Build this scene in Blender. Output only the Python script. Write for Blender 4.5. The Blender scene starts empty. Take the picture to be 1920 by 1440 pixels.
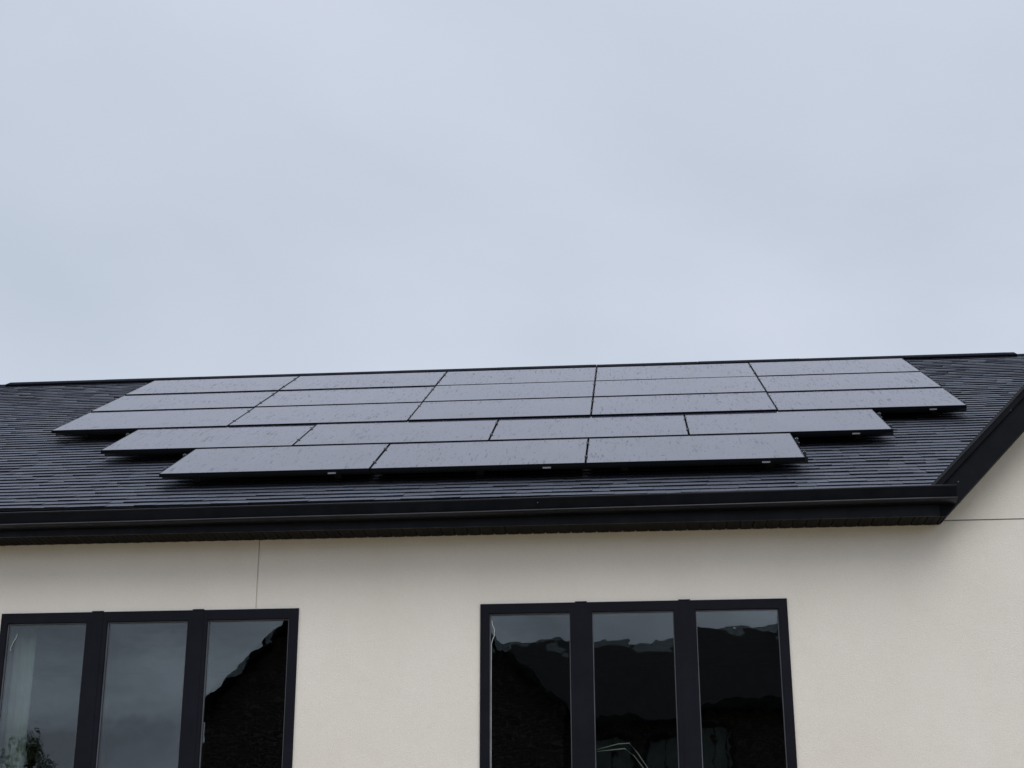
import bpy, bmesh, math, random
from mathutils import Vector, Matrix
random.seed(7)
S = bpy.context.scene
C = S.collection
R = math.radians

# ------------------------------------------------------------------ helpers
def put(name, verts, faces, mat=None, parent=None, smooth=False, mats=None, idx=None):
    me = bpy.data.meshes.new(name)
    me.from_pydata([tuple(v) for v in verts], [], faces)
    bm = bmesh.new(); bm.from_mesh(me)
    bmesh.ops.recalc_face_normals(bm, faces=bm.faces[:])
    bm.to_mesh(me); bm.free()
    for m in (mats or [mat]):
        me.materials.append(m)
    if smooth:
        for p in me.polygons: p.use_smooth = True
    o = bpy.data.objects.new(name, me); C.objects.link(o)
    if parent: o.parent = parent
    return o

class MB:
    def __init__(s): s.v = []; s.f = []
    def box(s, x0, x1, y0, y1, z0, z1):
        b = len(s.v)
        s.v += [(x, y, z) for z in (z0, z1) for y in (y0, y1) for x in (x0, x1)]
        s.f += [tuple(b+i for i in q) for q in ((0,1,3,2),(4,6,7,5),(0,4,5,1),(2,3,7,6),(0,2,6,4),(1,5,7,3))]
        return s
    def prism(s, poly, y0, y1):                      # polygon in x,z pushed along y
        b = len(s.v); n = len(poly)
        s.v += [(x, y0, z) for x, z in poly] + [(x, y1, z) for x, z in poly]
        s.f += [tuple(b+i for i in range(n)), tuple(b+n+i for i in reversed(range(n)))]
        s.f += [(b+i, b+n+i, b+n+(i+1) % n, b+(i+1) % n) for i in range(n)]
        return s
    def slab(s, poly, d):                            # 3d polygon pushed along vector d
        b = len(s.v); n = len(poly)
        s.v += [tuple(p) for p in poly] + [tuple(Vector(p)+Vector(d)) for p in poly]
        s.f += [tuple(b+i for i in range(n)), tuple(b+n+i for i in reversed(range(n)))]
        s.f += [(b+i, b+n+i, b+n+(i+1) % n, b+(i+1) % n) for i in range(n)]
        return s
    def tube(s, pts, r, n=6):
        b = len(s.v); m = len(pts)
        for i, p in enumerate(pts):
            p = Vector(p); t = (Vector(pts[min(i+1, m-1)])-Vector(pts[max(i-1, 0)])).normalized()
            a = t.orthogonal().normalized(); c = t.cross(a)
            rr = r[i] if isinstance(r, (list, tuple)) else r
            for k in range(n):
                q = 2*math.pi*k/n
                s.v.append(tuple(p+a*rr*math.cos(q)+c*rr*math.sin(q)))
        for i in range(m-1):
            for k in range(n):
                s.f.append((b+i*n+k, b+i*n+(k+1) % n, b+(i+1)*n+(k+1) % n, b+(i+1)*n+k))
        s.f += [tuple(b+k for k in range(n)), tuple(b+(m-1)*n+k for k in range(n))]
        return s
    def out(s, name, mat, parent=None, smooth=False): return put(name, s.v, s.f, mat, parent, smooth)

def cellgrid(xs, zs, depth, yf):
    """front face of a wall as cells; depth(i,j) -> recess in metres or None for a hole; step faces between cells"""
    v, f = [], []
    D = [[depth(i, j) for j in range(len(zs)-1)] for i in range(len(xs)-1)]
    BK = 0.2
    def quad(a, b, c, d):
        n = len(v); v.extend([a, b, c, d]); f.append((n, n+1, n+2, n+3))
    for i in range(len(xs)-1):
        for j in range(len(zs)-1):
            d = D[i][j]
            if d is not None:
                y = yf+d
                quad((xs[i], y, zs[j]), (xs[i+1], y, zs[j]), (xs[i+1], y, zs[j+1]), (xs[i], y, zs[j+1]))
            y0 = yf+(BK if d is None else d)
            if i+1 < len(xs)-1:
                e = D[i+1][j]; y1 = yf+(BK if e is None else e)
                if y0 != y1: quad((xs[i+1], y0, zs[j]), (xs[i+1], y1, zs[j]), (xs[i+1], y1, zs[j+1]), (xs[i+1], y0, zs[j+1]))
            if j+1 < len(zs)-1:
                e = D[i][j+1]; y1 = yf+(BK if e is None else e)
                if y0 != y1: quad((xs[i], y0, zs[j+1]), (xs[i+1], y0, zs[j+1]), (xs[i+1], y1, zs[j+1]), (xs[i], y1, zs[j+1]))
    return v, f

def thing(name, label, cat, loc=(0, 0, 0), group=None):
    o = bpy.data.objects.new(name, None); C.objects.link(o)
    o.location = loc; o.empty_display_size = .3
    tag(o, label, cat, group); return o
def tag(o, label, cat, group=None):
    o['label'] = label; o['category'] = cat
    if group: o['group'] = group

# ------------------------------------------------------------------ materials
class NT:
    def __init__(s, name):
        s.m = bpy.data.materials.new(name); s.m.use_nodes = True
        s.t = s.m.node_tree; s.t.nodes.clear()
        s.o = s.n('ShaderNodeOutputMaterial')
    def n(s, t, **k):
        x = s.t.nodes.new(t)
        for a, b in k.items():
            if a in x.bl_rna.properties: setattr(x, a, b)
        return x
    def l(s, a, b): s.t.links.new(a, b)
    def noise(s, vec, scale, detail=3, rough=.5):
        x = s.n('ShaderNodeTexNoise'); x.inputs['Scale'].default_value = scale
        x.inputs['Detail'].default_value = detail; x.inputs['Roughness'].default_value = rough
        if vec is not None: s.l(vec, x.inputs['Vector'])
        return x.outputs['Fac']
    def ramp(s, fac, stops):
        x = s.n('ShaderNodeValToRGB'); s.l(fac, x.inputs['Fac'])
        e = x.color_ramp.elements
        while len(e) < len(stops): e.new(.5)
        for el, (p, c) in zip(e, stops):
            el.position = p; el.color = (c if isinstance(c, tuple) else (c, c, c))+(1,)
        return x.outputs['Color']
    def mapping(s, vec, sc=(1, 1, 1), loc=None):
        x = s.n('ShaderNodeMapping'); x.inputs['Scale'].default_value = sc
        s.l(vec, x.inputs['Vector'])
        if loc is not None: s.l(loc, x.inputs['Location'])
        return x.outputs['Vector']
    def mix(s, fac, a, b, mode='MIX'):
        x = s.n('ShaderNodeMix'); x.data_type = 'RGBA'; x.blend_type = mode
        for sock, val in ((x.inputs[0], fac), (x.inputs[6], a), (x.inputs[7], b)):
            if isinstance(val, bpy.types.NodeSocket): s.l(val, sock)
            elif isinstance(val, tuple): sock.default_value = val+(1,)
            else: sock.default_value = val
        return x.outputs[2]
    def bump(s, h, strength, dist=.01, nrm=None):
        x = s.n('ShaderNodeBump'); x.inputs['Strength'].default_value = strength
        x.inputs['Distance'].default_value = dist; s.l(h, x.inputs['Height'])
        if nrm is not None: s.l(nrm, x.inputs['Normal'])
        return x.outputs['Normal']
    def pbr(s, col, rough=.5, spec=.5, metal=0, nrm=None):
        p = s.n('ShaderNodeBsdfPrincipled')
        for k, val in (('Base Color', col), ('Roughness', rough), ('Specular IOR Level', spec), ('Metallic', metal)):
            if isinstance(val, bpy.types.NodeSocket): s.l(val, p.inputs[k])
            elif isinstance(val, tuple): p.inputs[k].default_value = val+(1,)
            else: p.inputs[k].default_value = val
        if nrm is not None: s.l(nrm, p.inputs['Normal'])
        s.l(p.outputs[0], s.o.inputs[0]); return p
    def obj(s): return s.n('ShaderNodeTexCoord').outputs['Object']

def m_simple(name, col, rough=.5, spec=.5, metal=0, var=.25, vs=6, bump=0, bs=60):
    t = NT(name); o = t.obj()
    f = t.noise(o, vs, 4, .6)
    lo = tuple(c*(1-var) for c in col); hi = tuple(min(1, c*(1+var)) for c in col)
    c = t.ramp(f, [(.3, lo), (.7, hi)])
    n = t.bump(t.noise(o, bs, 3), bump, .004) if bump else None
    t.pbr(c, rough, spec, metal, n); return t.m

def m_paint(name, col, rough=.4, spec=.5):
    """dark painted metal: faint mottling, rain specks, slightly oil-canned sheet"""
    t = NT(name); o = t.obj()
    f = t.noise(o, 3, 5, .65)
    c = t.ramp(f, [(.3, tuple(x*.75 for x in col)), (.7, tuple(x*1.3 for x in col))])
    v = t.n('ShaderNodeTexVoronoi'); v.inputs['Scale'].default_value = 5.5; t.l(o, v.inputs['Vector'])
    sp = t.ramp(v.outputs['Distance'], [(.016, .55), (.03, 0.)])
    c = t.mix(sp, c, (.45, .46, .48))
    r = t.ramp(t.noise(o, 9, 4), [(.3, rough*.8), (.7, min(1, rough*1.3))])
    n = t.bump(t.noise(t.mapping(o, (.8, 3, 3)), 1.6, 2), .25, .02)
    n = t.bump(t.noise(o, 240, 2), .08, .002, n)
    t.pbr(c, r, spec, 0, n); return t.m

def m_stucco():
    t = NT('stucco'); o = t.obj()
    big = t.noise(t.mapping(o, (1, 1, .8)), .9, 6, .6)
    c = t.ramp(big, [(.3, (.775, .745, .685)), (.7, (.83, .805, .755))])
    st = t.noise(t.mapping(o, (1.6, 1.6, .9)), 1.6, 6, .65)
    c = t.mix(t.ramp(st, [(.55, 0.), (.8, .10)]), c, (.62, .58, .50))
    fine = t.noise(o, 90, 4, .7)
    c = t.mix(t.ramp(fine, [(.35, .0), (.75, .24)]), c, (.60, .575, .53))
    v = t.n('ShaderNodeTexVoronoi'); v.inputs['Scale'].default_value = 3.1; t.l(o, v.inputs['Vector'])
    c = t.mix(t.ramp(v.outputs['Distance'], [(.011, .5), (.02, 0.)]), c, (.8, .78, .72))
    n = t.bump(t.noise(o, 120, 4, .75), .6, .006)
    n = t.bump(t.noise(o, 4, 3), .25, .02, n)
    t.pbr(c, .9, .2, 0, n); return t.m

def m_shingle():
    t = NT('shingle'); o = t.obj()
    a = t.n('ShaderNodeAttribute'); a.attribute_name = 'tone'
    c = t.ramp(a.outputs['Fac'], [(0, (.002, .0026, .006)), (.2, (.038, .046, .062)), (.5, (.060, .069, .094)), (.8, (.084, .094, .130)), (1, (.11, .12, .165))])
    g = t.noise(o, 260, 2, .7)
    c = t.mix(.55, c, t.ramp(g, [(.35, (.3,.3,.3)), (.65, (.7,.7,.7))]), 'OVERLAY')
    big = t.noise(t.mapping(o, (.5, .9, .9)), .8, 4)
    c = t.mix(t.ramp(big, [(.35, 0.), (.7, .35)]), c, (.055, .060, .078))
    r = t.ramp(t.noise(o, 2.5, 3), [(.3, .52), (.7, .72)])
    n = t.bump(g, .5, .004)
    t.pbr(c, r, .38, 0, n); return t.m

def m_panelglass():
    t = NT('panel_glass'); o = t.obj()
    oi = t.n('ShaderNodeObjectInfo'); 
    cv = t.n('ShaderNodeCombineXYZ'); mm = t.n('ShaderNodeMath'); mm.operation = 'MULTIPLY'; mm.inputs[1].default_value = 47.
    t.l(oi.outputs['Random'], mm.inputs[0])
    for k in range(3): t.l(mm.outputs[0], cv.inputs[k])
    q = t.mapping(o, (1, 1, 1), cv.outputs[0])
    br = t.n('ShaderNodeTexBrick'); br.offset = 0; t.l(o, br.inputs['Vector'])
    br.inputs['Scale'].default_value = 1; br.inputs['Brick Width'].default_value = .17; br.inputs['Row Height'].default_value = .092
    br.inputs['Mortar Size'].default_value = .0015
    br.inputs['Color1'].default_value = (.010, .012, .026, 1); br.inputs['Color2'].default_value = (.012, .013, .028, 1); br.inputs['Mortar'].default_value = (.02, .02, .026, 1)
    # wet streaks running down the slope, in patches
    patch = t.ramp(t.noise(q, 1.7, 3, .6), [(.36, .12), (.56, 1.)])
    s1 = t.ramp(t.noise(t.mapping(q, (38, 4.2, 1)), 1., 4, .75), [(.53, 0.), (.64, .75)])
    s2 = t.ramp(t.noise(t.mapping(q, (62, 13, 1)), 1., 2, .7), [(.62, 0.), (.70, .8)])
    wet = t.mix(1., t.mix(patch, (0., 0., 0.), s1), s2, 'ADD')
    dust_sheen = t.ramp(t.noise(t.mapping(q, (5, 1.2, 1)), 1., 4, .6), [(.3, .07), (.8, .17)])
    col = t.mix(dust_sheen, br.outputs['Color'], (.25, .23, .35))  # lilac dust film, with some bluish sky reflection painted into its colour
    rough = t.mix(wet, (.09, .09, .09), (.42, .42, .42))
    sp = t.mix(wet, (.80, .80, .84), (.12, .12, .14))
    n = t.bump(t.noise(q, 2.2, 2), .05, .01)
    t.pbr(col, rough, sp, 0, n)
    return t.m

def m_window_glass(name, refl, tint, seed, wob=.05):
    t = NT(name); o = t.obj()
    oi = t.n('ShaderNodeObjectInfo'); mm = t.n('ShaderNodeMath'); mm.operation = 'MULTIPLY'; mm.inputs[1].default_value = seed
    cv = t.n('ShaderNodeCombineXYZ'); t.l(oi.outputs['Random'], mm.inputs[0]); t.l(mm.outputs[0], cv.inputs[0]); t.l(mm.outputs[0], cv.inputs[2])
    n = t.bump(t.noise(t.mapping(o, (1, 1, 1), cv.outputs[0]), 3.2, 2.5, .45), wob, .02)
    g = t.n('ShaderNodeBsdfGlossy'); g.inputs['Roughness'].default_value = .0; g.inputs['Color'].default_value = (.90, .97, 1., 1); t.l(n, g.inputs['Normal'])
    tr = t.n('ShaderNodeBsdfTransparent'); tr.inputs['Color'].default_value = tint+(1,)
    fr = t.n('ShaderNodeFresnel'); fr.inputs['IOR'].default_value = 1.5
    ad = t.n('ShaderNodeMath'); ad.operation = 'MULTIPLY_ADD'; ad.inputs[1].default_value = refl; ad.inputs[2].default_value = 0.
    t.l(fr.outputs[0], ad.inputs[0])
    mx = t.n('ShaderNodeMixShader'); t.l(ad.outputs[0], mx.inputs[0]); t.l(tr.outputs[0], mx.inputs[1]); t.l(g.outputs[0], mx.inputs[2])
    t.l(mx.outputs[0], t.o.inputs[0]); return t.m

def m_brick():
    t = NT('dark_brick'); o = t.obj()
    sx = t.n('ShaderNodeSeparateXYZ'); t.l(o, sx.inputs[0]); cx = t.n('ShaderNodeCombineXYZ')
    t.l(sx.outputs[0], cx.inputs[0]); t.l(sx.outputs[2], cx.inputs[1])
    b = t.n('ShaderNodeTexBrick'); t.l(cx.outputs[0], b.inputs['Vector']); b.inputs['Scale'].default_value = 1
    b.inputs['Brick Width'].default_value = .22; b.inputs['Row Height'].default_value = .075; b.inputs['Mortar Size'].default_value = .01
    b.inputs['Color1'].default_value = (.055, .032, .026, 1); b.inputs['Color2'].default_value = (.035, .024, .022, 1); b.inputs['Mortar'].default_value = (.11, .10, .09, 1)
    t.pbr(b.outputs['Color'], .9, .2); return t.m

M_ST = m_stucco()
M_GUT = m_paint('gutter_paint', (.0038, .0046, .0078), .38, .17)
M_RAKE = m_paint('rake_paint', (.0036, .0046, .0074), .5, .10)
M_FAS = m_paint('fascia_paint', (.0085, .0105, .0165), .5, .2)
M_BD = m_simple('bead_highlight', (.040, .044, .055), .4, .4, vs=3)  # lighter grey paints the ledge highlight into the bead's colour
M_SOF = m_simple('soffit_vinyl', (.0045, .004, .004), .6, .08)
M_WIN = m_simple('window_frame_paint', (.0060, .0066, .0120), .5, .13, bump=.1)
M_BEAD = m_simple('glazing_bead_grey', (.09, .10, .12), .4)
M_SH = m_shingle()
M_VENT = m_simple('ridge_vent_black', (.003, .0036, .007), .8, .05, bump=.3)
M_PG = m_panelglass()
M_PF = m_simple('panel_frame_black', (.0028, .0034, .006), .4, .2)
M_ALU = m_simple('clamp_metal', (.10, .11, .13), .4, .5, .6)
M_RAIL = m_simple('rail_black', (.012, .013, .018), .5)
M_LAB = m_simple('sticker', (.34, .35, .38), .6, var=.15)
M_BACK = m_simple('backsheet', (.010, .010, .012), .6)
M_G1 = m_window_glass('window_glass_outer', 2.35, (.74, .80, .79), 31, .05)
M_G2 = m_window_glass('window_glass_inner', .9, (.85, .89, .88), 57, .11)
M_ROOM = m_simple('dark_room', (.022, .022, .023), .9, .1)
M_CURT = m_simple('pale_curtain', (.84, .90, .80), .85, .2, var=.12, vs=3)
M_PALE = m_simple('pale_tube', (.5, .5, .48), .5)
M_SEAL = m_simple('seal', (.36, .40, .41), .5)
M_BRK = m_brick()
M_DKROOF = m_simple('dark_neighbour_roof', (.010, .010, .011), .85, .1, var=.4, vs=12)
M_GRASS = m_simple('lawn_grass', (.12, .125, .075), .9, .1, var=.35, vs=2.5, bump=.5)
M_BARK = m_simple('bark', (.07, .055, .04), .9, .1)
M_LEAF = m_simple('leaf_green', (.10, .13, .035), .6, .3, var=.5, vs=3)
M_NCUR = m_simple('neighbour_curtain', (.13, .155, .15), .8, .2)
M_WHITE = m_simple('white_trim', (.6, .6, .58), .6)

# ------------------------------------------------------------------ dimensions
AL = 0.4906814; SA, CA = math.sin(AL), math.cos(AL)
Z0 = 5.23235                      # height of the lower edge of the bottom panel row
LP, HP = 1.74, 1.14007            # panel pitch along the eave and up the slope
OFF = -.14                        # roof surface below the panel face
N = Vector((0, -SA, CA))
def roof(x, v, h=0.):             # point on the roof: v metres up the slope, h above the shingles
    return Vector((x, v*CA, Z0+v*SA)) + N*(OFF+h)
def v_of_y(y): return (y - SA*(-OFF)*1.0)/CA if False else (y + SA*OFF)/CA
YW = -.085                        # stucco face
YF = -.365                        # fascia face
YG = -.4845                       # gutter front
ZS = 4.645                        # soffit
XL, XR = -4.6, 13.1               # house ends
XA = 10.6                         # apex of the front gable
VR = 6.62                         # ridge
G0x, G0z, GM = 7.836, 4.883, 1.005
def gz(x): return G0z + GM*((x if x < XA else 2*XA-x)-G0x)
VE = v_of_y(-.425)

# ------------------------------------------------------------------ ground
gv = []; gf = []
n = 40; ext = 300
for i in range(n+1):
    for j in range(n+1):
        a = (i/n*2-1); b = (j/n*2-1)
        x = ext*a*abs(a); y = ext*b*abs(b)
        gv.append((x, y, -.02+.03*math.sin(x*.7)*math.cos(y*.6)*(1 if abs(y) > 3 else 0)))
for i in range(n):
    for j in range(n):
        k = i*(n+1)+j; gf.append((k, k+n+1, k+n+2, k+1))
lawn = put('lawn', gv, gf, M_GRASS, smooth=True); lawn['kind'] = 'structure'

v_, f_ = [], []
MBp = MB().box(-6, 14, -7.5, YW-.003, -.1, .06)
pt = MBp.out('bounce_slab', m_simple('warm_bounce', (.38, .285, .18), .85, .3, var=.12, vs=2, bump=.3)); pt['kind'] = 'structure'  # unseen warm slab added to bounce light up onto the wall
# ------------------------------------------------------------------ the house
house = thing('house', 'cream stucco house with dark shingle roof carrying the black solar panels', 'house', (0, 0, 0))

WL = dict(x0=.60, x1=2.974, g=[(.662, 1.282), (1.466, 2.092), (2.265, 2.893)], zt=4.088, gt=4.003)
WR = dict(x0=4.392, x1=6.732, g=[(4.471, 5.075), (5.259, 5.865), (6.047, 6.655)], zt=4.092, gt=4.012)
ZB = 1.9
xs = [XL, .60, 2.627, 2.637, 2.974, 4.392, 6.732, 7.75, XR]
zs = [0, ZB, 4.09, 4.672, 4.682, 4.9]
def dep(i, j):
    if j == 1 and i in (1, 2, 3, 5): return None
    if i == 2: return .012
    if j == 3: return .012 if i == 7 else 0.
    return 0.
# upper cells of the right bay belong to the gable, cut separately
def dep2(i, j):
    return dep(i, j)
v, f = cellgrid(xs, zs[:-1], dep2, YW)
b = len(v)
# gable triangle above the joint
zg = 4.682
def under(x): return 4.691+1.025*((x if x < XA else 2*XA-x)-7.977)
tri = [(7.75+.2, zg), (XR, zg), (XR, under(XR) if under(XR) > zg else zg+.01), (XA, under(XA)+.05)]
m = MB(); m.v = v; m.f = f
bb = len(m.v); m.v += [(x, YW, z) for x, z in [(7.95, zg), (XR, zg), (XA, under(XA)+.05)]]; m.f.append((bb, bb+1, bb+2))
# sides and back
yb = 12.4
for X in (XL, XR):
    bb = len(m.v)
    m.v += [(X, YW+.0, 0), (X, yb, 0), (X, yb, 4.6), (X, roof(0, VR)[1], roof(0, VR)[2]-.12), (X, YW+.0, 4.85)]; m.f.append(tuple(range(bb, bb+5)))
bb = len(m.v); m.v += [(XL, yb, 0), (XR, yb, 0), (XR, yb, 4.6), (XL, yb, 4.6)]; m.f.append((bb, bb+1, bb+2, bb+3))
m.out('wall', M_ST, house)

# interior: charcoal surfaces paint in the darkness of an unlit room
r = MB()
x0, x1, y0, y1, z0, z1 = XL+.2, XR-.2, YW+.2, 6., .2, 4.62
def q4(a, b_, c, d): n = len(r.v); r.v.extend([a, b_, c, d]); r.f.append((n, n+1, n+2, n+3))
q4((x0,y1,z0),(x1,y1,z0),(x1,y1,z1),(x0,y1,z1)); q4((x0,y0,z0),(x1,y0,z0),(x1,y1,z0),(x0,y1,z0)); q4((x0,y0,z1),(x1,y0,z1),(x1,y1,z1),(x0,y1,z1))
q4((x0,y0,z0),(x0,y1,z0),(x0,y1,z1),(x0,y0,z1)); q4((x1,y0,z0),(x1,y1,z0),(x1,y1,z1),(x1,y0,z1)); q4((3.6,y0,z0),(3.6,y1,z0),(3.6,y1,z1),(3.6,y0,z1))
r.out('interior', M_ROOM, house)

# windows
def make_window(d):
    x0, x1, zt, gt = d['x0'], d['x1'], d['zt'], d['gt']
    gb = ZB+.085
    bw = .011
    X = [x0]; kinds = []
    for a, c in d['g']:
        X += [a-bw, a, c, c+bw]
    X += [x1]
    Z = [ZB, gb-bw, gb, gt, gt+bw, zt]
    yf = YW-.014
    def k(i, j):
        if j in (0, 4): return 'f'
        p = i % 4
        if i == 0 or p == 0: return 'f'
        if p in (1, 3): return 'b'
        return 'b' if j in (1, 3) else 'g'
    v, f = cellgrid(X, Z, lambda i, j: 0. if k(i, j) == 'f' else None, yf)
    m = MB(); m.v = v; m.f = f
    m.box(x0, x1, yf, YW+.01, zt-.0005, zt+.003)
    # outer returns of the frame, standing a little proud of the stucco
    for X_ in (x0, x1):
        n = len(m.v); m.v += [(X_, yf, ZB), (X_, YW+.1, ZB), (X_, YW+.1, zt), (X_, yf, zt)]; m.f.append((n, n+1, n+2, n+3))
    # sash step: a slimmer ring inside every opening, set back
    for a, c in d['g']:
        for (p, q, s, t) in ((a-bw, a-bw+.004, gb-bw, gt+bw), (c+bw-.004, c+bw, gb-bw, gt+bw), (a-bw, c+bw, gt+bw-.004, gt+bw), (a-bw, c+bw, gb-bw, gb-bw+.004)):
            m.box(p, q, yf+.004, yf+.05, s, t)
    w = m.out('window', M_WIN, house)
    for a, c in d['g']:
        bd = MB()
        ya, yb_ = yf+.016, yf+.05
        e = bw-.004
        bd.box(a-e, a, ya, yb_, gb-e, gt+e); bd.box(c, c+e, ya, yb_, gb-e, gt+e)
        bd.box(a, c, ya, yb_, gt, gt+e); bd.box(a, c, ya, yb_, gb-e, gb)
        bd.out('glazing_bead', M_BEAD, w)
    for i in (0, 1):
        xm = (d['g'][i][1]+d['g'][i+1][0])/2
        MB().box(xm-.045, xm+.045, yf-.003, yf+.0, ZB, zt+.0).box(xm-.045, xm+.045, yf-.003, YW+.0, zt+.003, zt+.010).out('mullion', M_WIN, w)
    for i, (a, c) in enumerate(d['g']):
        n = 1
        y = yf+.030; y2 = yf+.046
        rz, rx = d['tilt'][i]
        cx, cz = (a+c)/2, (gb+gt)/2
        P = []
        for k_, yy, sx, sz in ((0, y, rz, rx), (1, y2, rz+d['t2'][i][0], rx+d['t2'][i][1])):
            for (px, pz) in ((a+.0005, gb+.0005), (c-.0005, gb+.0005), (c-.0005, gt-.0005), (a+.0005, gt-.0005)):
                P.append((px, yy+(px-cx)*math.tan(R(sx))+(pz-cz)*math.tan(R(sz)), pz))
        put('pane', P, [(0, 1, 2, 3), (4, 5, 6, 7)], w and None or None, w, mats=[M_G1, M_G2])
        po = [o for o in w.children if o.name.startswith('pane')][-1]
        po.data.polygons[1].material_index = 1
    return w
WL['tilt'] = [(.05, -.1), (0, .0), (0, 0)]; WL['t2'] = [(.1, .05), (.05, .1), (.14, .10)]
WR['tilt'] = [(.0, .02), (-.02, 0), (.06, -.34)]; WR['t2'] = [(.05, .16), (.1, .2), (.2, .22)]
wl = make_window(WL); wr = make_window(WR)
MB().tube([(4.478, YW+.008, 3.97), (4.486, YW+.006, 3.93), (4.500, YW+.005, 3.90), (4.498, YW+.005, 3.85), (4.485, YW+.006, 3.82), (4.476, YW+.008, 3.79), (4.474, YW+.01, 3.6), (4.474, YW+.01, 2.2)], .0035).out('loose_seal', M_SEAL, wr)
MB().tube([(.735, YW+.008, 3.93), (.728, YW+.006, 3.90), (.71, YW+.005, 3.87), (.70, YW+.005, 3.84), (.69, YW+.006, 3.82), (.70, YW+.005, 3.805), (.688, YW+.008, 3.80)], .003).out('loose_seal', M_SEAL, wl)

# roof: deck, laminated shingle tabs, back slope - one mesh
rv, rf, rt = [], [], []
def face(pts, tone):
    n = len(rv); rv.extend([tuple(p) for p in pts]); rf.append(tuple(range(n, n+len(pts)))); rt.append(tone)
zA = gz(XA); vA = (zA - roof(0, 0)[2])/SA
vstart = VE
def xval(z): return G0x+(z-G0z)/GM
d_ = -.006
zE = roof(0, VE)[2]
face([roof(XL-.25, VE, d_), roof(xval(zE)+.02, VE, d_), roof(XA, vA, d_), roof(XR+.25, VE+ (vA-VE)*.12, d_), roof(XR+.25, VR, d_), roof(XL-.25, VR, d_)], .2)
ry, rz = roof(0, VR)[1], roof(0, VR)[2]
face([(XL-.25, ry, rz), (XR+.25, ry, rz), (XR+.25, 2*ry+.45, zE), (XL-.25, 2*ry+.45, zE)], .3)
EXP = .127
k = 0; vv = VE
while vv < VR-.03:
    x = XL-.25+random.random()*.3
    zc = roof(0, vv)[2]
    rowv = random.gauss(0, .0015)
    ph = random.random()*6
    base = random.gauss(0, .05)
    while x < XR+.25:
        thick = random.random() < .55
        w = random.uniform(.11, .34) if thick else random.uniform(.07, .24)
        xb = min(x+w, XR+.25)
        xe = xval(zc)+.06
        xe2 = 2*XA-xe
        if zc < zA-.05 and x >= xe-1e-6 and x < xe2: x = xe2; continue
        if zc < zA-.05 and x < xe < xb: xb = xe
        wob = .0018*math.sin(x*1.7+ph)+.0012*math.sin(x*4.1+ph*2)+rowv
        t = (.0145 if thick else .0112)+random.gauss(0, .0012)
        cup = random.gauss(0, .0008)
        va = vv+wob+(0 if thick else random.uniform(0, .003))
        vb = min(va+EXP+.022, VR)
        tone = min(1, max(0, random.gauss(.49 if thick else .43, .085)+base))
        a0 = roof(x+.0008, va, t+cup); a1 = roof(xb-.0008, va, t-cup); a2 = roof(xb-.0008, vb, .0005); a3 = roof(x+.0008, vb, .0005)
        f0 = roof(x+.0008, va+.002, -.004); f1 = roof(xb-.0008, va+.002, -.004)
        face([a0, a1, a2, a3], tone)
        face([f0, f1, a1, a0], .0)  # butt edge painted near black, its shade put into the tone
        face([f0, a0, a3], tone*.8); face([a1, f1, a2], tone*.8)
        x = xb
    vv += EXP; k += 1
me = bpy.data.meshes.new('roof'); me.from_pydata(rv, [], rf); me.materials.append(M_SH)
at = me.attributes.new('tone', 'FLOAT', 'FACE')
at.data.foreach_set('value', rt)
roofo = bpy.data.objects.new('roof', me); C.objects.link(roofo); roofo.parent = house

# ridge vent (child of roof)
rvm = MB()
va, vb = VR-.16, VR
segs = [(-2.12+i*1.22, min(-2.12+(i+1)*1.22, 10.17)) for i in range(11) if -2.12+i*1.22 < 10.1]
for i, (a, c) in enumerate(segs):
    h = .043+random.uniform(-.003, .003)
    p = [roof(a+.002, va, .002), roof(a+.002, va, h-.008), roof(a+.002, va+.012, h), roof(a+.002, vb, h)]
    p.append(Vector((a+.002, 2*ry-p[2][1], p[2][2]))); p.append(Vector((a+.002, 2*ry-p[0][1], p[0][2])))
    rvm.slab(p, (c-a-.004, 0, 0))
rvm.out('ridge_vent', M_VENT, roofo)
# ridge caps beyond the vent
for (a, c) in ((XL-.25, -2.12), (10.17, XR+.25)):
    x = a; cap = MB()
    while x < c-.02:
        e = min(x+.145, c)
        h0 = .014
        p = [roof(x, VR-.13, .004), roof(x, VR-.13, .012), roof(x, VR, .018)]
        p += [Vector((x, 2*ry-p[1][1], p[1][2])), Vector((x, 2*ry-p[0][1], p[0][2]))]
        cap.slab(p, (e-x-.002, 0, .002)); x = e
    cap.out('ridge_cap', M_VENT, roofo)

# cross gable roof (two slabs run back to meet the main slope)
def y_on_main(z): 
    v_ = (z-roof(0, 0)[2])/SA
    return roof(0, v_)[1]
gm = MB()
yf_ = -.395
for sgn in (1, -1):
    def mx(x): return x if sgn == 1 else 2*XA-x
    zl = gz(7.80); ztop = gz(XA)
    pl = [(mx(7.80), yf_, zl), (XA, yf_, ztop), (XA, y_on_main(ztop)+.3, ztop), (mx(7.86), y_on_main(gz(7.86))+.05, gz(7.86))]
    gm.slab(pl, (0, 0, -.03))
gm.out('gable_roof', M_SH, house)
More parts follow.
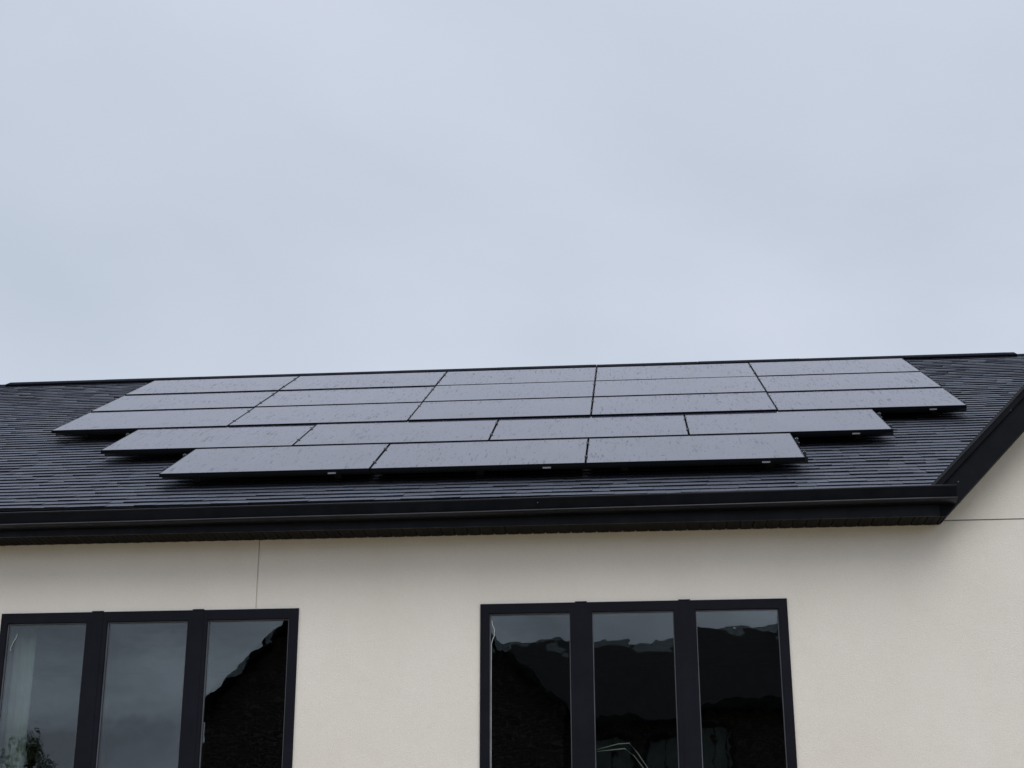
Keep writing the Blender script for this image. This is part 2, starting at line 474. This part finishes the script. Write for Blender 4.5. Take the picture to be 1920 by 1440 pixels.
# rake boards with drip trim
rk = MB(); dr = MB(); rs = MB()
for sgn in (1, -1):
    def mx(x): return x if sgn == 1 else 2*XA-x
    poly = [(7.883, 4.640), (7.927, 4.640), (XA, under(XA)), (XA, gz(XA)-.031), (7.883, gz(7.883)-.031)]
    rk.prism([(mx(x), z) for x, z in poly], -.362, -.338)
    poly = [(7.815, gz(7.815)-.085), (XA, gz(XA)-.085), (XA, gz(XA)-.004), (7.815, gz(7.815)-.004)]
    dr.prism([(mx(x), z) for x, z in poly], -.388, -.3625)
    rs.slab([(mx(7.93), -.338, under(7.93)+.002), (XA, -.338, under(XA)+.002), (XA, YW-.001, under(XA)+.002), (mx(7.93), YW-.001, under(7.93)+.002)], (0, 0, .012))
rb = rk.out('rake_board', M_RAKE, house)
dr.out('drip_edge', M_RAKE, rb)
rs.out('rake_soffit', M_SOF, house)

# eave: fascia, soffit, gutter
MB().box(XL-.2, 7.882, YF, YF+.02, ZS-.002, 4.80).out('fascia', M_FAS, house)
so = MB(); x = XL-.2
while x < 7.92:
    e = min(x+.1, 7.925)
    so.box(x+.004, e-.004, YF+.0205, YW-.001, ZS, ZS+.01)
    so.box(x+.045, x+.055, YF+.03, YW-.002, ZS-.003, ZS-.0002) if x+.055 < 7.92 else None
    x = e
so.box(XL-.2, 7.925, YF+.021, YW-.001, ZS+.0102, ZS+.016)
so.out('soffit', M_SOF, house)
gx0, gx1 = XL-.3, 8.0
prof = [(.004, -.012), (.1195, 0.), (.1245, -.004), (.1245, -.012), (.1210, -.017), (.0985, -.093), (.127, -.099), (.1275, -.105), (.1150, -.110), (.085, -.117), (.045, -.120), (.002, -.121)]
outer = prof[1:]
inner = [(o-.0015, z+.0015) for o, z in reversed(outer[2:])]
def lip(x): return 4.8085+(x-.67)*(4.849-4.8085)/7.33 + .0022*math.sin(x*.9+1) + .001*math.sin(x*2.7)
gsec = []
NS = 60
vts = []; fcs = []
ring = outer
ring = outer + [(.0, -.121), (.0, -.01), (.0018, -.01), (.0018, -.1192)] + [(o-.0018, z+.0018) for o, z in reversed(outer[4:-1])] + [(.1190, -.016), (.1177, -.0015)]
for i in range(NS+1):
    x = gx0+(gx1-gx0)*i/NS
    for o_, z in ring: vts.append((x, YF-o_+.0005-.001, lip(x)+z))
K = len(ring)
for i in range(NS):
    for k in range(K): fcs.append((i*K+k, i*K+(k+1) % K, (i+1)*K+(k+1) % K, (i+1)*K+k))
gut = put('gutter', vts, fcs, M_GUT, house)
for X in (gx0-.002, gx1):
    ec = MB(); l_ = lip(X)
    pr = outer+[(.0, -.121), (.0, -.006)]; nn = len(pr)
    ec.v += [(X, YF-o_-.0007, l_+z) for o_, z in pr]+[(X+.0015, YF-o_-.0007, l_+z) for o_, z in pr]
    ec.f += [tuple(range(nn)), tuple(nn+i for i in range(nn))]+[(i, (i+1) % nn, nn+(i+1) % nn, nn+i) for i in range(nn)]
    ec.out('gutter_end_cap', M_GUT, gut)

MB().tube([(gx0+(gx1-gx0)*i/40, YF-.1283, lip(gx0+(gx1-gx0)*i/40)-.1015) for i in range(41)], .0042, 8).out('gutter_highlight', M_BD, gut, True)  # thin strip added along the ledge as a painted highlight

# curtain and tube inside
cv_ = []; cf_ = []
for i in range(21):
    x = .50+.295*i/20; y = .16+.014*math.sin(i*1.35)
    for z in (1.7, 3.0, 4.08): cv_.append((x, y, z))
for i in range(20):
    for j in range(2): cf_.append((i*3+j, i*3+3+j, i*3+4+j, i*3+1+j))
cu = put('curtain', cv_, cf_, M_CURT, smooth=True)
sm = cu.modifiers.new('thickness', 'SOLIDIFY'); sm.thickness = .003
tag(cu, 'pale grey green curtain hanging inside the left edge of the left window', 'curtain')
tb = MB()
tb.tube([(5.26, .2, 2.90+.12), (5.42, .2, 2.94+.12), (5.505, .2, 2.945+.12), (5.56, .2, 2.88+.12), (5.62, .2, 2.79+.12), (5.70, .2, 2.66+.12)], .0035)
tb.tube([(5.26, .2, 2.885+.12), (5.42, .2, 2.90+.12), (5.47, .2, 2.905+.12), (5.54, .2, 2.85+.12), (5.60, .2, 2.77+.12), (5.68, .2, 2.64+.12)], .0035)
to = tb.out('bent_tube', M_PALE, None, True)
tag(to, 'thin pale bent pair of tubes inside the middle pane of the right window', 'tube')

# ------------------------------------------------------------------ solar panels
PW, PH, PD = LP-.013, HP-.022, .031
lipw = .004
def make_panel():
    root = thing('solar_panel', '', 'solar panel', (0, 0, 0), 'black solar panels on the dark roof')
    m = MB()
    # frame ring with an inward bevel on its top edge
    def ring(i0, z0, i1, z1):
        a = [(i0, i0), (PW-i0, i0), (PW-i0, PH-i0), (i0, PH-i0)]; b_ = [(i1, i1), (PW-i1, i1), (PW-i1, PH-i1), (i1, PH-i1)]
        n = len(m.v); m.v += [(x, y, z0) for x, y in a]+[(x, y, z1) for x, y in b_]
        for k in range(4): m.f.append((n+k, n+(k+1) % 4, n+4+(k+1) % 4, n+4+k))
    ring(0, -PD, 0, -.0012); ring(0, -.0012, .0012, 0); ring(.0012, 0, lipw, 0); ring(lipw, 0, lipw, -.004); ring(0, -PD, .028, -PD); ring(.028, -PD, .028, -PD+.003)
    m.out('frame', M_PF, root)
    MB().box(lipw+.0003, PW-lipw-.0003, lipw+.0003, PH-lipw-.0003, -.006, -.0016).out('glass', M_PG, root)
    MB().box(lipw+.002, PW-lipw-.002, lipw+.002, PH-lipw-.002, -.0085, -.0068).out('backsheet', M_BACK, root)
    MB().box(PW*.805, PW*.805+.065, -.0022, -.0004, -PD-.007, -PD+.005).out('sticker', M_LAB, root)
    return root
def copy_thing(src):
    c = src.copy(); C.objects.link(c)
    for ch in src.children:
        d = ch.copy(); C.objects.link(d); d.parent = c
    return c
proto = make_panel()
rows = [(4, [0, 1, 2, 3, 4], 'top row'), (3, [0, 1, 2, 3, 4], 'second row from the top'), (2, [0, 1, 2, 3, 4], 'middle row'),
        (1, [.5, 1.5, 2.5, 3.5], 'fourth row down'), (0, [1, 2, 3], 'short bottom row')]
posn = {5: ['at its left end', 'second from the left', 'in its centre', 'second from the right', 'at its right end'],
        4: ['at its left end', 'second from the left', 'second from the right', 'at its right end'], 3: ['at its left end', 'in its centre', 'at its right end']}
first = True
clamps = []
mid_h = {(2, 2): .008, (2, 3): .008, (2, 1): .003, (3, 2): .003, (3, 3): .004, (3, 4): .003}
for r_, us, rn in rows:
    for k, u in enumerate(us):
        o = proto if first else copy_thing(proto); first = False
        h = .006+random.uniform(-.001, .001)+mid_h.get((r_, k), 0)
        p = Vector((u*LP+.0065, (r_*HP+.011)*CA, Z0+(r_*HP+.011)*SA))+N*h
        o.location = p; o.rotation_euler = (AL-.0062+random.gauss(0, .0007), random.gauss(0, .0006), random.gauss(0, .0006))
        o['label'] = 'black solar panel in the %s, %s' % (rn, posn[len(us)][k])

# rails, each with feet and clamps
def obox(m, x0, x1, v0, v1, h0, h1):     # box in roof coordinates
    b = len(m.v)
    m.v += [tuple(roof(x, v_, h)) for h in (h0, h1) for v_ in (v0, v1) for x in (x0, x1)]
    m.f += [tuple(b+i for i in q) for q in ((0,1,3,2),(4,6,7,5),(0,4,5,1),(2,3,7,6),(0,2,6,4),(1,5,7,3))]
for r_, us, rn in rows:
    for side, fv in (('lower', .24), ('upper', .76)):
        vc = r_*HP+fv*HP - 0
        xa, xb = us[0]*LP-.045, (us[-1]+1)*LP+.045
        m = MB(); obox(m, xa, xb, vc-.02, vc+.02, .05, .1035)
        ra = m.out('mounting_rail', M_RAIL, None)
        tag(ra, 'thin rail under the %s half of the panels in the %s' % (side, rn.split(',')[0]), 'mounting rail', 'mounting rails under the solar panels')
        nfeet = int((xb-xa)/1.25)+1
        for q in range(nfeet):
            x = xa+.3+(xb-xa-.6)*q/(nfeet-1)
            m = MB(); obox(m, x-.03, x+.03, vc-.09, vc-.022, .013, .02); obox(m, x-.03, x+.03, vc-.03, vc-.0205, .02, .095)
            m.out('foot', M_RAIL, ra)
        for xx in (xa+.025, xb-.025):
            m = MB(); s_ = 1 if xx > 4 else -1
            obox(m, xx-.013, xx+.013, vc-.016, vc+.016, .104, .139)
            obox(m, xx-.006, xx+.006, vc-.006, vc+.006, .139, .145)
            m.out('end_clamp', M_ALU, ra)
        for u in us[1:]:
            m = MB(); xx = u*LP
            obox(m, xx-.005, xx+.005, vc-.022, vc+.022, .104, .142)
            obox(m, xx-.014, xx+.014, vc-.018, vc+.018, .149, .152)
            m.out('mid_clamp', M_PF, ra)

# ------------------------------------------------------------------ neighbouring house behind the camera (seen mirrored in the panes)
YN = -20.2
nb = thing('house', 'dark brick house with steep gable mirrored in the window panes', 'house', (0, YN, 0))
m = MB()
ax, az = .33, 9.75; sl = .93
hx = 3.7
ez = az-sl*hx
m.prism([(ax-hx, 0), (ax+hx, 0), (ax+hx, ez), (ax, az-.15), (ax-hx, ez)], 0, -9)
m.prism([(ax+hx, 0), (14, 0), (14, 5.95), (ax+hx, 5.95)], -.6, -9)
m.out('wall', M_BRK, nb)
m = MB()
e = .12
for s_ in (1, -1):
    pl = [(ax, .35, az), (ax+s_*(hx+e), .35, az-sl*(hx+e)), (ax+s_*(hx+e), -9.3, az-sl*(hx+e)), (ax, -9.3, az)]
    m.slab(pl, (0, 0, -.16))
rz_ = 8.35
for s_, (ya, yb2, za) in ((1, (-4.6, -.2, 6.05)), (-1, (-4.6, -9.3, 6.05))):
    m.slab([(ax+1.2, ya, rz_), (14.4, ya, rz_), (14.4, yb2, za), (ax+1.2, yb2, za)], (0, 0, -.14))
nr = m.out('roof', M_DKROOF, nb)
MB().box(9.2, 10., -5.2, -4.4, 7.6, 9.1).out('chimney', M_BRK, nr)
def nwin(x0, x1, z0, z1, y):
    w = MB().box(x0-.08, x1+.08, y, y+.03, z0-.08, z0).box(x0-.08, x1+.08, y, y+.03, z1, z1+.08).box(x0-.08, x0, y, y+.03, z0, z1).box(x1, x1+.08, y, y+.03, z0, z1).out('window', M_WIN, nb)
    w2 = MB()
    x = x0
    while x < x1-.05:
        w2.box(x+.02, min(x+.32, x1), y+.004, y+.02, z0+.001, z1-.001); x += .34
    w2.out('blind', M_NCUR, w)
nwin(4.7, 5.35, 3.4, 5.55, -.6); nwin(-.5, 1.2, 1., 2.4, 0); nwin(-.6, 1.2, 4.2, 5.6, 0); nwin(5.75, 7.5, 3.4, 5.55, -.6)

def make_tree(x, y, H_, cr, label, seed, conical=True):
    rnd = random.Random(seed)
    t = thing('tree', label, 'tree', (x, y, 0), 'young trees behind the camera')
    m = MB(); m.tube([(0, 0, -.1), (.05, .02, H_*.4), (0, .05, H_*.95)], [.12, .08, .015], 8)
    limbs = []
    for i in range(26):
        h = H_*(.28+.66*i/26); a = i*2.4; ln = cr*(1-(h/H_-.25)*1.05)*rnd.uniform(.7, 1.1)
        tip = (math.cos(a)*ln, math.sin(a)*ln, h+ln*.6); limbs.append(((0, 0, h), tip))
        m.tube([(0, 0, h), (tip[0]*.5, tip[1]*.5, h+ln*.22), tip], [.03, .02, .006], 5)
    m.out('trunk', M_BARK, t)
    v_, f_ = [], []
    for a, b_ in limbs+[((0, 0, H_*.8), (0, 0, H_*.98))]*2:
        for k in range(150):
            s = rnd.uniform(.3, 1.08); p = Vector(a).lerp(Vector(b_), s)+Vector([rnd.gauss(0, .11) for _ in range(3)])
            d1 = Vector([rnd.gauss(0, 1) for _ in range(3)]).normalized()*rnd.uniform(.03, .055); d2 = d1.orthogonal().normalized()*d1.length*.5
            n_ = len(v_); v_ += [p-d1, p+d2, p+d1, p-d2]; f_.append((n_, n_+1, n_+2, n_+3))
    put('crown', v_, f_, M_LEAF, t)
make_tree(-6.85, YN, 5.75, 1.5, 'small leafy green tree mirrored low in the left window', 3)

# ------------------------------------------------------------------ world, sun, camera
W = bpy.data.worlds.new('World'); S.world = W; W.use_nodes = True
t = W.node_tree; t.nodes.clear()
def wn(k, **a):
    x = t.nodes.new(k)
    for p, q in a.items(): setattr(x, p, q)
    return x
out = wn('ShaderNodeOutputWorld'); 
SE, SR = R(52), R(158)
sky = wn('ShaderNodeTexSky'); sky.sky_type = 'NISHITA'; sky.sun_disc = False; sky.sun_elevation = SE; sky.sun_rotation = SR
sky.air_density = 1; sky.dust_density = 3
b1 = wn('ShaderNodeBackground'); b1.inputs['Strength'].default_value = .05; t.links.new(sky.outputs[0], b1.inputs[0])
tc = wn('ShaderNodeTexCoord'); g = tc.outputs['Generated']
sep = wn('ShaderNodeSeparateXYZ'); t.links.new(g, sep.inputs[0])
# cloud deck: project the direction on a high flat layer so the cloud scale shrinks to the horizon
mz = wn('ShaderNodeMath', operation='MAXIMUM'); mz.inputs[1].default_value = 0.; t.links.new(sep.outputs[2], mz.inputs[0])
az_ = wn('ShaderNodeMath', operation='ADD'); az_.inputs[1].default_value = .25; t.links.new(mz.outputs[0], az_.inputs[0])
dx = wn('ShaderNodeMath', operation='DIVIDE'); t.links.new(sep.outputs[0], dx.inputs[0]); t.links.new(az_.outputs[0], dx.inputs[1])
dy = wn('ShaderNodeMath', operation='DIVIDE'); t.links.new(sep.outputs[1], dy.inputs[0]); t.links.new(az_.outputs[0], dy.inputs[1])
cb = wn('ShaderNodeCombineXYZ'); t.links.new(dx.outputs[0], cb.inputs[0]); t.links.new(dy.outputs[0], cb.inputs[1]); cb.inputs[2].default_value = 4.7
n1 = wn('ShaderNodeTexNoise'); n1.inputs['Scale'].default_value = 1.25; n1.inputs['Detail'].default_value = 5; n1.inputs['Roughness'].default_value = .48; n1.inputs['Distortion'].default_value = .3
t.links.new(cb.outputs[0], n1.inputs['Vector'])
rp = wn('ShaderNodeValToRGB'); t.links.new(n1.outputs['Fac'], rp.inputs[0])
rp.color_ramp.elements[0].position = .30; rp.color_ramp.elements[0].color = (.555, .625, .728, 1)
rp.color_ramp.elements[1].position = .68; rp.color_ramp.elements[1].color = (.735, .785, .92, 1)
# overcast luminance: brighter overhead and towards the veiled sun behind the camera
zr = wn('ShaderNodeMapRange'); t.links.new(sep.outputs[2], zr.inputs[0]); zr.inputs[1].default_value = .62; zr.inputs[2].default_value = 1.; zr.inputs[3].default_value = 1.; zr.inputs[4].default_value = 2.1
yr = wn('ShaderNodeMapRange'); t.links.new(sep.outputs[1], yr.inputs[0]); yr.inputs[1].default_value = .3; yr.inputs[2].default_value = -1.; yr.inputs[3].default_value = 1.; yr.inputs[4].default_value = 1.15
mu = wn('ShaderNodeMath', operation='MULTIPLY'); t.links.new(zr.outputs[0], mu.inputs[0]); t.links.new(yr.outputs[0], mu.inputs[1])
n2 = wn('ShaderNodeTexNoise'); n2.inputs['Scale'].default_value = 2.3; n2.inputs['Detail'].default_value = 6; n2.inputs['Roughness'].default_value = .55; n2.inputs['Distortion'].default_value = .6
t.links.new(cb.outputs[0], n2.inputs['Vector'])
cr_ = wn('ShaderNodeMapRange'); t.links.new(n2.outputs['Fac'], cr_.inputs[0]); cr_.inputs[1].default_value = .34; cr_.inputs[2].default_value = .64; cr_.inputs[3].default_value = .62; cr_.inputs[4].default_value = 1.32
bf = wn('ShaderNodeMapRange'); t.links.new(sep.outputs[1], bf.inputs[0]); bf.inputs[1].default_value = .2; bf.inputs[2].default_value = -.7; bf.inputs[3].default_value = 0.; bf.inputs[4].default_value = 1.
cm = wn('ShaderNodeMix'); t.links.new(bf.outputs[0], cm.inputs[0]); cm.inputs[2].default_value = 1.; t.links.new(cr_.outputs[0], cm.inputs[3])
mu2 = wn('ShaderNodeMath', operation='MULTIPLY'); t.links.new(mu.outputs[0], mu2.inputs[0]); t.links.new(cm.outputs[0], mu2.inputs[1]); mu = mu2
b2 = wn('ShaderNodeBackground'); t.links.new(rp.outputs[0], b2.inputs[0]); t.links.new(mu.outputs[0], b2.inputs[1])
ms = wn('ShaderNodeMixShader'); ms.inputs[0].default_value = .93; t.links.new(b1.outputs[0], ms.inputs[1]); t.links.new(b2.outputs[0], ms.inputs[2])
t.links.new(ms.outputs[0], out.inputs[0])

sl_ = bpy.data.lights.new('sun', 'SUN'); sl_.energy = 1.35; sl_.angle = R(35); sl_.color = (1, .95, .88)
so_ = bpy.data.objects.new('sun', sl_); C.objects.link(so_)
# sun rotation in the sky texture runs clockwise from +Y
sd = Vector((math.sin(SR)*math.cos(SE), math.cos(SR)*math.cos(SE), math.sin(SE)))
so_.rotation_euler = sd.to_track_quat('Z', 'Y').to_euler(); so_.location = (0, -10, 30)

cd = bpy.data.cameras.new('camera'); cam = bpy.data.objects.new('camera', cd); C.objects.link(cam)
Mx = [[0.9968186555817367, 0.07965985226047231, -0.0026221788761985813], [-0.029405567173436287, 0.3369880405168297, -0.9410496124901364], [-0.07408023017936421, 0.9381329162152169, 0.3382584086317813]]
r_, d_, f_ = [Vector(x) for x in Mx]
cam.matrix_world = Matrix(((r_[0], -d_[0], -f_[0], 5.58133), (r_[1], -d_[1], -f_[1], -11.9995), (r_[2], -d_[2], -f_[2], 1.6), (0, 0, 0, 1)))
cd.sensor_width = 36; cd.lens = 2941.45/1920*36; cd.clip_end = 2000; cd.clip_start = .05
S.camera = cam
S.view_settings.view_transform = 'Standard'; S.view_settings.look = 'None'; S.view_settings.exposure = 0; S.view_settings.gamma = 1
S.render.resolution_x = 1024; S.render.resolution_y = 768
